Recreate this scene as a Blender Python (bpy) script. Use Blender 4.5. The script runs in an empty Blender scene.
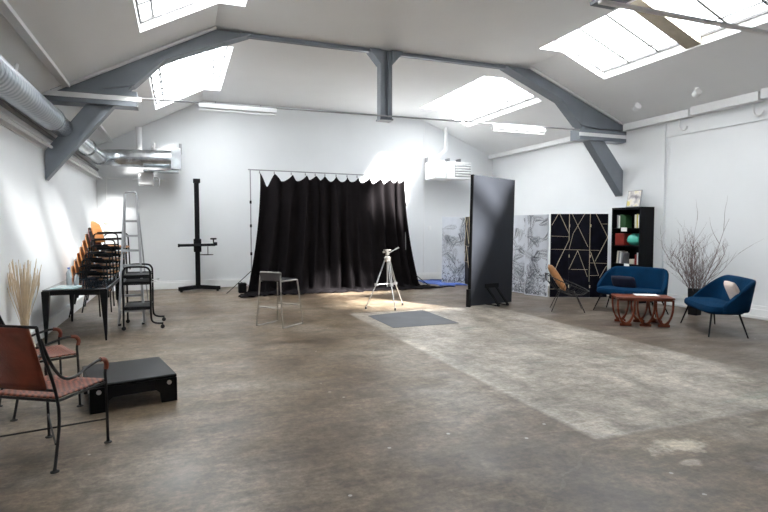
import bpy, math, random
from mathutils import Vector, Matrix, Euler
PI = math.pi
R = math.radians
scene = bpy.context.scene
COL = scene.collection
random.seed(7)

# ------------------------------------------------------------------ materials
def new_mat(name):
    m = bpy.data.materials.new(name); m.use_nodes = True
    nt = m.node_tree
    return m, nt, nt.nodes['Principled BSDF']

def mat(name, col, rough=.5, metal=0., var=.12, scale=8., bump=0., bscale=60., spec=.5, sheen=0., coat=0., stretch=None, emis=None):
    m, nt, b = new_mat(name)
    b.inputs['Roughness'].default_value = rough
    b.inputs['Metallic'].default_value = metal
    b.inputs['Specular IOR Level'].default_value = spec
    if sheen: b.inputs['Sheen Weight'].default_value = sheen
    if coat: b.inputs['Coat Weight'].default_value = coat
    tc = nt.nodes.new('ShaderNodeTexCoord')
    mp = nt.nodes.new('ShaderNodeMapping')
    if stretch: mp.inputs['Scale'].default_value = stretch
    nt.links.new(tc.outputs['Object'], mp.inputs['Vector'])
    n = nt.nodes.new('ShaderNodeTexNoise'); n.inputs['Scale'].default_value = scale; n.inputs['Detail'].default_value = 4
    nt.links.new(mp.outputs['Vector'], n.inputs['Vector'])
    r = nt.nodes.new('ShaderNodeValToRGB')
    r.color_ramp.elements[0].position = .3; r.color_ramp.elements[1].position = .7
    lo = [max(0, c*(1-var)) for c in col]; hi = [min(1, c*(1+var)) for c in col]
    r.color_ramp.elements[0].color = (*lo, 1); r.color_ramp.elements[1].color = (*hi, 1)
    nt.links.new(n.outputs['Fac'], r.inputs['Fac'])
    nt.links.new(r.outputs['Color'], b.inputs['Base Color'])
    if bump:
        n2 = nt.nodes.new('ShaderNodeTexNoise'); n2.inputs['Scale'].default_value = bscale
        nt.links.new(mp.outputs['Vector'], n2.inputs['Vector'])
        bp = nt.nodes.new('ShaderNodeBump'); bp.inputs['Strength'].default_value = bump; bp.inputs['Distance'].default_value = .01
        nt.links.new(n2.outputs['Fac'], bp.inputs['Height']); nt.links.new(bp.outputs['Normal'], b.inputs['Normal'])
    return m

M = {}
M['wall'] = mat('wall_paint', (.755, .77, .785), .6, var=.02, scale=1.2, bump=.08, bscale=9)
M['ceil'] = mat('ceiling_paint', (.85, .855, .86), .7, var=.02, scale=1.)
M['trim'] = mat('white_trim', (.80, .805, .81), .5, var=.02)
M['steel'] = mat('blue_grey_steel', (.175, .195, .225), .42, var=.08, scale=3)
M['black'] = mat('black_metal', (.006, .006, .007), .42, var=.2, scale=12, spec=.22)
M['blackmatt'] = mat('matt_black', (.006, .006, .007), .65, var=.2, spec=.12)
M['iron'] = mat('wrought_iron', (.018, .017, .017), .55, .3, var=.3, scale=30, bump=.2, bscale=90)
M['chrome'] = mat('brushed_metal', (.62, .62, .63), .28, 1., var=.08, scale=20)
M['satin'] = mat('satin_silver_paint', (.33, .31, .28), .35, .6, var=.08, scale=20)
M['alu'] = mat('aluminium', (.42, .43, .45), .40, .7, var=.06, scale=20)
M['duct'] = mat('galvanised_duct', (.55, .58, .60), .25, 1., var=.25, scale=7, bump=.25, bscale=14)
M['blue'] = mat('blue_upholstery', (.002, .026, .068), .85, var=.15, scale=5, bump=.25, bscale=160, spec=.08)
M['navy'] = mat('navy_fabric', (.010, .012, .030), .9, var=.2, bump=.2, bscale=120)
M['pink'] = mat('pale_pink_fabric', (.72, .60, .54), .9, var=.06, bump=.3, bscale=50)
M['teak'] = mat('teak_wood', (.15, .030, .010), .35, var=.35, scale=5, stretch=(1, 8, 8))
M['ply'] = mat('orange_plywood', (.52, .22, .07), .4, var=.2, scale=6, stretch=(1, 1, 8))
M['redply'] = mat('dark_red_plywood', (.10, .02, .015), .4, var=.2, scale=6)
M['tan'] = mat('tan_leather', (.36, .16, .055), .55, var=.2, scale=14, bump=.2)
M['bookw'] = mat('black_bookcase_wood', (.004, .004, .005), .5, var=.2, spec=.12)
M['paper'] = mat('white_paper', (.82, .82, .80), .7, var=.02)
M['teal'] = mat('turquoise_glaze', (.07, .42, .33), .3, var=.12)
M['red'] = mat('deep_red', (.22, .018, .012), .5, var=.15)
M['green'] = mat('leaf_green', (.018, .075, .022), .6, var=.2)
M['yellow'] = mat('mustard_yellow', (.62, .50, .10), .6)
M['grey'] = mat('mid_grey', (.28, .28, .29), .6)
M['cream'] = mat('cream', (.66, .62, .50), .6)
M['straw'] = mat('dried_grass', (.66, .54, .38), .8, var=.12, scale=12)
M['twig'] = mat('bare_twig', (.13, .085, .08), .8, var=.25, scale=14)
M['bluecloth'] = mat('royal_blue_cloth', (.045, .085, .28), .85, var=.15)
M['rubber'] = mat('rubber', (.01, .01, .01), .8)
M['tube'] = mat('fluorescent_tube', (.85, .87, .88), .3, var=.01)
M['clearpl'] = None

def curtain_mat():
    m = mat('black_velvet', (.0110, .0094, .0102), .95, var=.15, scale=2.5, bump=.15, bscale=90, spec=.02)
    return m
M['velvet'] = curtain_mat()
M['panel'] = mat('slate_black_board', (.021, .023, .029), .45, var=.06, scale=1.5, spec=.25)
M['mat'] = mat('grey_floor_paint', (.085, .09, .10), .6, var=.15, scale=3)
M['tabletop'] = mat('dark_polished_tabletop', (.010, .014, .020), .08, var=.1, spec=.8)

def leather_weave(name, c1, c2, sc, rough=.5):
    m, nt, b = new_mat(name)
    b.inputs['Roughness'].default_value = rough
    tc = nt.nodes.new('ShaderNodeTexCoord')
    ck = nt.nodes.new('ShaderNodeTexChecker'); ck.inputs['Scale'].default_value = sc
    ck.inputs['Color1'].default_value = (*c1, 1); ck.inputs['Color2'].default_value = (*c2, 1)
    nt.links.new(tc.outputs['Object'], ck.inputs['Vector'])
    n = nt.nodes.new('ShaderNodeTexNoise'); n.inputs['Scale'].default_value = 30
    nt.links.new(tc.outputs['Object'], n.inputs['Vector'])
    mx = nt.nodes.new('ShaderNodeMix'); mx.data_type = 'RGBA'; mx.blend_type = 'MULTIPLY'; mx.inputs[0].default_value = .5
    nt.links.new(ck.outputs['Color'], mx.inputs[6]); nt.links.new(n.outputs['Fac'], mx.inputs[7])
    nt.links.new(mx.outputs[2], b.inputs['Base Color'])
    bp = nt.nodes.new('ShaderNodeBump'); bp.inputs['Strength'].default_value = .4; bp.inputs['Distance'].default_value = .004
    nt.links.new(ck.outputs['Fac'], bp.inputs['Height']); nt.links.new(bp.outputs['Normal'], b.inputs['Normal'])
    return m
M['weave'] = leather_weave('woven_leather_seat', (.34, .088, .042), (.10, .025, .013), 45)
M['leather'] = mat('brown_leather', (.185, .036, .013), .5, var=.25, scale=9, bump=.2, bscale=70)
M['spiral'] = None

def ribbed(name, col, scale, axis='Y'):
    m, nt, b = new_mat(name)
    b.inputs['Metallic'].default_value = 1; b.inputs['Roughness'].default_value = .32
    b.inputs['Base Color'].default_value = (*col, 1)
    tc = nt.nodes.new('ShaderNodeTexCoord')
    w = nt.nodes.new('ShaderNodeTexWave'); w.bands_direction = axis; w.inputs['Scale'].default_value = scale
    w.inputs['Distortion'].default_value = .6
    nt.links.new(tc.outputs['Object'], w.inputs['Vector'])
    bp = nt.nodes.new('ShaderNodeBump'); bp.inputs['Strength'].default_value = .8; bp.inputs['Distance'].default_value = .02
    nt.links.new(w.outputs['Fac'], bp.inputs['Height']); nt.links.new(bp.outputs['Normal'], b.inputs['Normal'])
    return m
M['spiral'] = ribbed('spiral_duct_metal', (.50, .54, .58), 3.2)

def glazing(lo, hi):
    m = bpy.data.materials.new('translucent_roof_glazing'); m.use_nodes = True
    nt = m.node_tree; nt.nodes.clear()
    o = nt.nodes.new('ShaderNodeOutputMaterial')
    t = nt.nodes.new('ShaderNodeBsdfTransparent'); t.inputs[0].default_value = (.93, .96, .97, 1)
    tl = nt.nodes.new('ShaderNodeBsdfTranslucent'); tl.inputs[0].default_value = (.9, .93, .95, 1)
    mx = nt.nodes.new('ShaderNodeMixShader')
    tc = nt.nodes.new('ShaderNodeTexCoord')
    n = nt.nodes.new('ShaderNodeTexNoise'); n.inputs['Scale'].default_value = 1.6; n.inputs['Detail'].default_value = 3
    nt.links.new(tc.outputs['Object'], n.inputs['Vector'])
    mr = nt.nodes.new('ShaderNodeMapRange'); mr.inputs[1].default_value = .3; mr.inputs[2].default_value = .7
    mr.inputs[3].default_value = lo; mr.inputs[4].default_value = hi
    nt.links.new(n.outputs['Fac'], mr.inputs[0]); nt.links.new(mr.outputs[0], mx.inputs[0])
    nt.links.new(t.outputs[0], mx.inputs[1]); nt.links.new(tl.outputs[0], mx.inputs[2])
    nt.links.new(mx.outputs[0], o.inputs[0])
    return m
M['glazing'] = glazing(.30, .45)
M['milky'] = glazing(.84, .94)

def clear_plastic():
    m, nt, b = new_mat('clear_bottle_plastic')
    b.inputs['Base Color'].default_value = (.80, .90, .93, 1)
    b.inputs['Transmission Weight'].default_value = .6
    b.inputs['Roughness'].default_value = .08; b.inputs['IOR'].default_value = 1.2
    return m
M['clearpl'] = clear_plastic()

def floor_mat():
    m, nt, b = new_mat('worn_concrete')
    N, L = nt.nodes, nt.links
    tc = N.new('ShaderNodeTexCoord'); P = tc.outputs['Object']
    sep = N.new('ShaderNodeSeparateXYZ'); L.new(P, sep.inputs[0])
    def noise(scale, detail=6, stretch=None, rough=.6, dist=0.):
        n = N.new('ShaderNodeTexNoise'); n.inputs['Scale'].default_value = scale; n.inputs['Detail'].default_value = detail
        n.inputs['Roughness'].default_value = rough; n.inputs['Distortion'].default_value = dist
        if stretch:
            mp = N.new('ShaderNodeMapping'); mp.inputs['Scale'].default_value = stretch[0:3]
            if len(stretch) > 3: mp.inputs['Location'].default_value = (stretch[3], 0, 0)
            L.new(P, mp.inputs['Vector']); L.new(mp.outputs[0], n.inputs['Vector'])
        else: L.new(P, n.inputs['Vector'])
        return n.outputs['Fac']
    def ramp(fac, stops):
        r = N.new('ShaderNodeValToRGB'); e = r.color_ramp.elements
        while len(e) < len(stops): e.new(.5)
        for el, (p, c) in zip(e, stops):
            el.position = p; el.color = (*c, 1) if len(c) == 3 else c
        L.new(fac, r.inputs['Fac']); return r.outputs['Color']
    def math_(op, a, b_=None, c=None, clamp=False):
        n = N.new('ShaderNodeMath'); n.operation = op; n.use_clamp = clamp
        for i, v in enumerate((a, b_, c)):
            if v is None: continue
            if isinstance(v, (int, float)): n.inputs[i].default_value = v
            else: L.new(v, n.inputs[i])
        return n.outputs[0]
    def mix(f, a, c, mode='MIX'):
        n = N.new('ShaderNodeMix'); n.data_type = 'RGBA'; n.blend_type = mode
        if isinstance(f, (int, float)): n.inputs[0].default_value = f
        else: L.new(f, n.inputs[0])
        for i, v in ((6, a), (7, c)):
            if isinstance(v, tuple): n.inputs[i].default_value = (*v, 1)
            else: L.new(v, n.inputs[i])
        return n.outputs[2]
    big = noise(.55, 7, None, .62, .3)
    base = ramp(big, [(.34, (.072, .055, .040)), (.44, (.118, .095, .071)), (.52, (.150, .126, .099)), (.60, (.19, .171, .145)), (.70, (.27, .25, .225))])
    streak = noise(2.2, 6, (.35, 1.6, 1), .65)
    base = mix(.55, base, ramp(streak, [(.3, (.5, .48, .46)), (.7, (1.35, 1.33, 1.32))]), 'MULTIPLY')
    fine = noise(11, 7, None, .7)
    base = mix(.9, base, ramp(fine, [(.34, (.60, .58, .56)), (.5, (1., 1., 1.)), (.66, (1.35, 1.36, 1.38))]), 'MULTIPLY')
    mid = noise(3.2, 8, (1, 1, 1, 61.), .72, .6)
    base = mix(.8, base, ramp(mid, [(.36, (.66, .63, .60)), (.5, (1., 1., 1.)), (.64, (1.32, 1.33, 1.35))]), 'MULTIPLY')
    # yellow-brown stains
    st = noise(.9, 5, (1, 1, 1, 13.), .6)
    base = mix(math_('MULTIPLY', math_('SUBTRACT', st, .54, clamp=True), 3.0, clamp=True), base, (.145, .112, .065))
    # pale rectangular patch
    X, Y = sep.outputs['X'], sep.outputs['Y']
    def between(v, lo, hi, s=.02):
        a = N.new('ShaderNodeMapRange'); a.inputs[1].default_value = lo-s; a.inputs[2].default_value = lo+s
        L.new(v, a.inputs[0])
        c = N.new('ShaderNodeMapRange'); c.inputs[1].default_value = hi+s; c.inputs[2].default_value = hi-s
        L.new(v, c.inputs[0])
        return math_('MULTIPLY', a.outputs[0], c.outputs[0])
    pm = math_('MULTIPLY', between(X, 2.74, 5.62, .03), between(Y, 2.96, 8.95, .025))
    pn = noise(1.5, 8, (1.4, .7, 1, 4.), .68, .4)
    patch = ramp(pn, [(.28, (.15, .137, .118)), (.43, (.25, .238, .215)), (.56, (.36, .35, .328)), (.72, (.48, .47, .435))])
    patch = mix(.9, patch, ramp(fine, [(.34, (.66, .65, .64)), (.6, (1.12, 1.12, 1.12))]), 'MULTIPLY')
    patch = mix(.8, patch, ramp(mid, [(.36, (.62, .60, .57)), (.5, (1., 1., 1.)), (.64, (1.2, 1.2, 1.2))]), 'MULTIPLY')
    tealn = noise(1.1, 4, (.7, 1.6, 1, 27.), .6)
    patch = mix(math_('MULTIPLY', math_('SUBTRACT', tealn, .62, clamp=True), 4.5, clamp=True), patch, (.10, .19, .175))
    wear = math_('MULTIPLY', pm, math_('ADD', .70, math_('MULTIPLY', noise(.8, 3, (1, 1, 1, 40.)), .6), clamp=True))
    base = mix(wear, base, patch)
    # boards-like dark worn zone along the right
    rz = between(X, 5.62, 9.5, .3)
    wn = noise(2.0, 8, (.6, 2.6, 1, 70.), .7)
    wood = ramp(wn, [(.3, (.045, .036, .032)), (.5, (.09, .076, .068)), (.7, (.17, .155, .143))])
    base = mix(math_('MULTIPLY', rz, .75), base, wood)
    # white plaster spill and cracks
    def blob(x0, y0, rx, ry, seedv, thr=.62):
        dx = math_('DIVIDE', math_('SUBTRACT', X, x0), rx); dy = math_('DIVIDE', math_('SUBTRACT', Y, y0), ry)
        d = math_('SQRT', math_('ADD', math_('MULTIPLY', dx, dx), math_('MULTIPLY', dy, dy)))
        n = noise(6, 6, (1, 1, 1, seedv), .7)
        return math_('MULTIPLY', math_('SUBTRACT', math_('ADD', math_('SUBTRACT', 1., d), math_('MULTIPLY', math_('SUBTRACT', n, .5), 2.2)), .2, clamp=True), 2.2, clamp=True)
    base = mix(math_('MULTIPLY', blob(3.20, 2.66, .32, .15, 3.), .8), base, (.58, .55, .48))
    base = mix(math_('MULTIPLY', blob(3.05, 2.45, .12, .07, 9.), .5), base, (.5, .47, .42))
    base = mix(math_('MULTIPLY', blob(3.55, 2.2, .35, .2, 19.), .6), base, (.15, .14, .15))
    vo = N.new('ShaderNodeTexVoronoi'); vo.feature = 'DISTANCE_TO_EDGE'; vo.inputs['Scale'].default_value = .55
    wob = N.new('ShaderNodeTexNoise'); wob.inputs['Scale'].default_value = 3.; wob.inputs['Detail'].default_value = 5; L.new(P, wob.inputs['Vector'])
    vm = N.new('ShaderNodeVectorMath'); vm.operation = 'MULTIPLY_ADD'; vm.inputs[1].default_value = (.35, .35, 0)
    L.new(wob.outputs['Color'], vm.inputs[0]); L.new(P, vm.inputs[2]); L.new(vm.outputs[0], vo.inputs['Vector'])
    crack = math_('MULTIPLY', math_('LESS_THAN', vo.outputs['Distance'], .007), math_('GREATER_THAN', noise(.7, 2, (1, 1, 1, 55.)), .53))
    base = mix(math_('MULTIPLY', crack, .05), base, (.5, .48, .44))
    grit = noise(30, 6, (1, 1, 1, 7.), .75)
    base = mix(.9, base, ramp(grit, [(.36, (.72, .70, .68)), (.5, (1., 1., 1.)), (.64, (1.28, 1.28, 1.28))]), 'MULTIPLY')
    scr = noise(5., 8, (.5, 2.4, 1, 17.), .8, 1.2)
    base = mix(.55, base, ramp(scr, [(.40, (.70, .67, .64)), (.5, (1., 1., 1.)), (.60, (1.3, 1.3, 1.3))]), 'MULTIPLY')
    base = mix(1., base, (1.07, .985, .90), 'MULTIPLY')
    # paint flecks
    fl = N.new('ShaderNodeTexVoronoi'); fl.inputs['Scale'].default_value = 5.; L.new(P, fl.inputs['Vector'])
    fm = math_('MULTIPLY', math_('LESS_THAN', fl.outputs['Distance'], .07), math_('GREATER_THAN', noise(2., 2, (1, 1, 1, 91.)), .56))
    base = mix(math_('MULTIPLY', fm, .5), base, (.6, .58, .54))
    L.new(base, b.inputs['Base Color'])
    rr = ramp(noise(1.3, 5, (1, 1, 1, 31.)), [(.3, (.30, .30, .30)), (.7, (.52, .52, .52))])
    L.new(rr, b.inputs['Roughness'])
    b.inputs['Specular IOR Level'].default_value = .45
    bp = N.new('ShaderNodeBump'); bp.inputs['Strength'].default_value = .12; bp.inputs['Distance'].default_value = .01
    L.new(fine, bp.inputs['Height']); L.new(bp.outputs[0], b.inputs['Normal'])
    return m
M['floor'] = floor_mat()

# ------------------------------------------------------------------ mesh builder
def catmull(pts, n=6, closed=False):
    pts = [Vector(p) for p in pts]; out = []
    L_ = len(pts); rng = L_ if closed else L_-1
    for i in range(rng):
        if closed: a, b, c, d = pts[i-1], pts[i], pts[(i+1) % L_], pts[(i+2) % L_]
        else: a, b, c, d = pts[max(i-1, 0)], pts[i], pts[i+1], pts[min(i+2, L_-1)]
        for k in range(n):
            t = k/n
            out.append(.5*((2*b)+(c-a)*t+(2*a-5*b+4*c-d)*t*t+(3*b-a-3*c+d)*t**3))
    if not closed: out.append(pts[-1])
    return out

class MB:
    def __init__(s): s.v = []; s.f = []; s.mi = []
    def add(s, vs, fs, mi=0):
        o = len(s.v); s.v += [tuple(v) for v in vs]
        for f in fs: s.f.append(tuple(o+i for i in f)); s.mi.append(mi)
        return s
    def box(s, c, d, rot=None, mi=0):
        vs = [Vector((x*d[0]/2, y*d[1]/2, z*d[2]/2)) for x in (-1, 1) for y in (-1, 1) for z in (-1, 1)]
        if rot is not None:
            m = rot if isinstance(rot, Matrix) else Euler(rot).to_matrix()
            vs = [m @ v for v in vs]
        vs = [v+Vector(c) for v in vs]
        return s.add(vs, [(0, 1, 3, 2), (4, 6, 7, 5), (0, 4, 5, 1), (2, 3, 7, 6), (0, 2, 6, 4), (1, 5, 7, 3)], mi)
    def bb(s, lo, hi, mi=0):
        return s.box([(a+b)/2 for a, b in zip(lo, hi)], [b-a for a, b in zip(lo, hi)], None, mi)
    def bar(s, p0, p1, w, h, mi=0, upv=(0, 0, 1), w1=None, h1=None):
        p0, p1 = Vector(p0), Vector(p1); d = (p1-p0).normalized(); u = Vector(upv)
        if abs(d.dot(u)) > .98: u = Vector((0, 1, 0))
        sd = d.cross(u).normalized(); uu = sd.cross(d)
        vs = []
        for p, ww, hh in ((p0, w, h), (p1, w1 or w, h1 or h)):
            for a, b in ((-1, -1), (1, -1), (1, 1), (-1, 1)): vs.append(p+sd*a*ww/2+uu*b*hh/2)
        return s.add(vs, [(0, 3, 2, 1), (4, 5, 6, 7), (0, 1, 5, 4), (1, 2, 6, 5), (2, 3, 7, 6), (3, 0, 4, 7)], mi)
    def tube(s, pts, r, seg=8, closed=False, mi=0, caps=True):
        pts = [Vector(p) for p in pts]; n = len(pts)
        rs = r if isinstance(r, (list, tuple)) else [r]*n
        tang = []
        for i in range(n):
            if closed: t = pts[(i+1) % n]-pts[i-1]
            else: t = pts[min(i+1, n-1)]-pts[max(i-1, 0)]
            tang.append(t.normalized() if t.length > 1e-9 else Vector((0, 0, 1)))
        ref = Vector((0, 0, 1)) if abs(tang[0].z) < .9 else Vector((1, 0, 0))
        u = tang[0].cross(ref).normalized(); vs = []
        for i in range(n):
            if i:
                q = tang[i-1].rotation_difference(tang[i]); u = (q @ u).normalized()
            w = tang[i].cross(u).normalized()
            for k in range(seg):
                a = 2*PI*k/seg; vs.append(pts[i]+(u*math.cos(a)+w*math.sin(a))*rs[i])
        fs = []
        for i in range(n if closed else n-1):
            for k in range(seg):
                a = i*seg+k; b = i*seg+(k+1) % seg; j = ((i+1) % n)*seg
                fs.append((a, b, j+(k+1) % seg, j+k))
        if caps and not closed:
            fs.append(tuple(range(seg-1, -1, -1))); fs.append(tuple((n-1)*seg+k for k in range(seg)))
        return s.add(vs, fs, mi)
    def lathe(s, prof, c=(0, 0, 0), seg=20, mi=0, m=None):
        vs = []; c = Vector(c)
        for r, z in prof:
            for k in range(seg):
                a = 2*PI*k/seg; p = Vector((r*math.cos(a), r*math.sin(a), z))
                if m is not None: p = m @ p
                vs.append(p+c)
        fs = []
        for i in range(len(prof)-1):
            for k in range(seg):
                a = i*seg+k; b = i*seg+(k+1) % seg; fs.append((a, b, b+seg, a+seg))
        fs.append(tuple(range(seg-1, -1, -1))); fs.append(tuple((len(prof)-1)*seg+k for k in range(seg)))
        return s.add(vs, fs, mi)
    def prism(s, poly, d0, d1, plane='xz', mi=0):
        def P(a, b, d): return {'xz': (a, d, b), 'xy': (a, b, d), 'yz': (d, a, b)}[plane]
        n = len(poly); vs = [P(a, b, d0) for a, b in poly]+[P(a, b, d1) for a, b in poly]
        fs = [tuple(range(n)), tuple(range(2*n-1, n-1, -1))]+[(i, n+i, n+(i+1) % n, (i+1) % n) for i in range(n)]
        return s.add(vs, fs, mi)
    def grid(s, rows, mi=0, closed=False):
        o = []; n = len(rows[0])
        for r in rows: o += r
        fs = []
        for i in range(len(rows)-1):
            for k in range(n if closed else n-1):
                a = i*n+k; b = i*n+(k+1) % n; fs.append((a, b, b+n, a+n))
        return s.add(o, fs, mi)
    def build(s, name, mats, parent=None, bevel=0, smooth=True, solid=0, sub=0, angle=35, loc=None, rot=None, bseg=2, off=0.):
        me = bpy.data.meshes.new(name); me.from_pydata(s.v, [], s.f); me.validate()
        if not isinstance(mats, (list, tuple)): mats = [mats]
        for m in mats: me.materials.append(m)
        for p, i in zip(me.polygons, s.mi): p.material_index = i
        import bmesh
        bm = bmesh.new(); bm.from_mesh(me)
        if not solid: bmesh.ops.recalc_face_normals(bm, faces=bm.faces)
        bm.to_mesh(me); bm.free()
        if smooth:
            for p in me.polygons: p.use_smooth = True
            me.set_sharp_from_angle(angle=R(angle))
        o = bpy.data.objects.new(name, me); COL.objects.link(o)
        if parent: o.parent = parent
        if loc: o.location = loc
        if rot: o.rotation_euler = rot
        if solid:
            md = o.modifiers.new('solid', 'SOLIDIFY'); md.thickness = solid; md.offset = off
        if sub:
            md = o.modifiers.new('sub', 'SUBSURF'); md.levels = sub; md.render_levels = sub
        if bevel:
            md = o.modifiers.new('bev', 'BEVEL'); md.width = bevel; md.segments = bseg; md.limit_method = 'ANGLE'; md.angle_limit = R(40)
        return o

def tag(o, label, cat, group=None):
    o['label'] = label; o['category'] = cat
    if group: o['group'] = group
    return o
def thing(name, label, cat, loc=(0, 0, 0), rz=0., group=None):
    o = bpy.data.objects.new(name, None); COL.objects.link(o)
    o.location = loc; o.rotation_euler = (0, 0, rz); o.empty_display_size = .1
    return tag(o, label, cat, group)
def struct(o): o['kind'] = 'structure'; return o
def dup(root, loc, rz, label, group=None):
    r = root.copy(); COL.objects.link(r); r.location = loc; r.rotation_euler = (0, 0, rz); r['label'] = label
    if group: r['group'] = group
    for ch in list(root.children):
        c = ch.copy(); COL.objects.link(c); c.parent = r
        for g in list(ch.children):
            d = g.copy(); COL.objects.link(d); d.parent = c
    return r

# ------------------------------------------------------------------ room shell
XL, XR, YB, YF = -1.80, 8.93, 14.2, -6.6
SL, SR = .5274, .4032
def zl(x): return 3.40+SL*(x-XL)
def zr(x): return 3.65+SR*(XR-x)
FOLDL, FOLDR, ZF = .57, 6.45, 4.65
struct(MB().bb((XL-.3, YF-.3, -.12), (XR+.3, YB+.3, 0)).build('floor', M['floor'], smooth=False))
struct(MB().bb((XL-.2, YF, 0), (XL, YB, 3.62)).build('wall_left', M['wall'], smooth=False))
wr = MB(); wr.bb((XR, YF, 0), (XR+.2, YB, 3.9))
struct(wr.build('wall_right', M['wall'], smooth=False))
struct(MB().bb((XL-.2, YB, 0), (XR+.2, YB+.2, 4.9)).build('wall_back', M['wall'], smooth=False))
struct(MB().bb((XL-.2, YF-.2, 0), (XR+.2, YF, 4.9)).build('wall_front', M['wall'], smooth=False))

SKY = [(9.85, 13.05), (4.35, 8.02), (-5.9, -2.6)]  # last one is unseen behind the camera, left side only, kept for fill light
LX = (-.45, .93); RX = (5.97, 7.42)
xs = [XL, LX[0], FOLDL, LX[1], RX[0], FOLDR, RX[1], XR]
def zc(x): return zl(x) if x <= FOLDL else (zr(x) if x >= FOLDR else ZF)
ys = sorted([YF, YB]+[y for a in SKY for y in a])
cb = MB()
for i in range(len(xs)-1):
    for j in range(len(ys)-1):
        if i in ((1, 2, 4, 5) if ys[j] > 0 else (1, 2)) and (ys[j], ys[j+1]) in SKY: continue
        a, b, c, d = xs[i], xs[i+1], ys[j], ys[j+1]
        cb.add([(a, c, zc(a)), (b, c, zc(b)), (b, d, zc(b)), (a, d, zc(a))], [(0, 1, 2, 3)])
UP = .16
for (y0, y1) in SKY:
    for (x0, x1, fold, zz) in ((LX[0], LX[1], FOLDL, zl), (RX[1], RX[0], FOLDR, zr)):
        if y0 < 0 and zz is zr: continue
        za, zb = zz(x0), zz(x1)+UP
        cb.add([(x0, y0, za), (x0, y1, za), (x0, y1, za+UP), (x0, y0, za+UP)], [(0, 1, 2, 3)])
        cb.add([(x1, y0, ZF), (x1, y1, ZF), (x1, y1, zb), (x1, y0, zb)], [(0, 1, 2, 3)])
        for y in (y0, y1):
            cb.add([(x0, y, za), (fold, y, ZF), (x1, y, ZF), (x1, y, zb), (x0, y, za+UP)], [(0, 1, 2, 3, 4)])
struct(cb.build('ceiling', M['ceil'], smooth=False))

# skylights: window_n with frame, glazing bars and panes
M['bar'] = mat('glazing_bar_grey', (.14, .14, .14), .5, var=.04)
M['tanbar'] = mat('tan_painted_beam', (.42, .37, .29), .6, var=.08)
wn = 0
for (y0, y1) in SKY:
    for side in ('l', 'r'):
        if y0 < 0 and side == 'r': continue
        wn += 1
        x0, x1 = (LX if side == 'l' else (RX[1], RX[0])); zz = zl if side == 'l' else zr
        def P(x, y, up=0.): return (x, y, zz(x)+UP+up)
        g = MB()
        g.add([P(x0, y0), P(x1, y0), P(x1, y1), P(x0, y1)], [(0, 1, 2, 3)])
        pane = g.build('window_%d' % wn, M['glazing' if side == 'r' else 'milky'], smooth=False); struct(pane)
        fr = MB()
        for (xa, ya, xb, yb) in ((x0, y0, x1, y0), (x0, y1, x1, y1), (x0, y0, x0, y1), (x1, y0, x1, y1)):
            fr.bar(P(xa, ya, -.02), P(xb, yb, -.02), .05, .04)
        fr.build('window_frame', M['bar'], pane, smooth=False)
        nb = 6
        for k in range(1, nb):
            y = y0+(y1-y0)*k/nb
            MB().bar(P(x0, y, -.02), P(x1, y, -.02), .042, .035).build('glazing_bar', M['bar'], pane, smooth=False)
        xm = x0+(x1-x0)*.12
        MB().bar(P(xm, y0, -.012), P(xm, y1, -.012), .03, .02).build('glazing_bar', M['bar'], pane, smooth=False)
        if side == 'r' or y1 < 9:
            ym = 6.15 if (y0 > 4 and y1 < 9) else (y0+y1)/2
            if not (side == 'r' and y1 > 12):
                MB().bar(P(x0, ym, -.10), P(x1, ym, -.10), .26, .10).build('cross_beam', M['tanbar'], pane, smooth=False)
        L = bpy.data.lights.new('skylight_portal', 'AREA'); L.shape = 'RECTANGLE'
        lo = bpy.data.objects.new('skylight_portal', L); COL.objects.link(lo)
        c = Vector(P((x0+x1)/2, (y0+y1)/2, .03)); lo.location = c
        ex = Vector(P(x1, y0))-Vector(P(x0, y0))
        if ex.x < 0: ex = -ex
        L.size = ex.length; L.size_y = y1-y0
        xa = ex.normalized(); ya = Vector((0, 1, 0)); za_ = xa.cross(ya)
        lo.rotation_euler = Matrix((xa, ya, za_)).transposed().to_euler()
        L.cycles.is_portal = True

# window opener rod hanging in the far left skylight
o = thing('window_opener_rod', 'thin pale winding rod hanging from the far left skylight', 'rod', (.60, 9.95, 3.95))
MB().tube([(0, .0, 0), (0, 0, 1.0)], .008).build('rod', M['bar'], o)
MB().box((0, 0, .95), (.08, .08, .09)).build('gearbox', M['bar'], o, bevel=.01)

def baseboard(name, lo, hi): struct(MB().bb(lo, hi).build(name, M['trim'], smooth=False, bevel=.006))
bb = MB().bb((XL, YB-.035, 0), (XR, YB, .16)); bb.bb((XL, YB-.02, .16), (XR, YB, .2))
struct(bb.build('baseboard_back', M['trim'], smooth=False, bevel=.005))
bb = MB().bb((XL, YF, 0), (XL+.035, YB-.035, .16)); bb.bb((XL, YF, .16), (XL+.05, YB-.035, .20))
struct(bb.build('baseboard_left', M['trim'], smooth=False, bevel=.005))
bb = MB().bb((XR-.035, YF, 0), (XR, YB-.035, .16)); bb.bb((XR-.02, YF, .16), (XR, YB-.035, .22)); bb.bb((XR-.06, YF, 0), (XR-.035, YB-.04, .05))
struct(bb.build('baseboard_right', M['trim'], smooth=False, bevel=.005))

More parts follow.
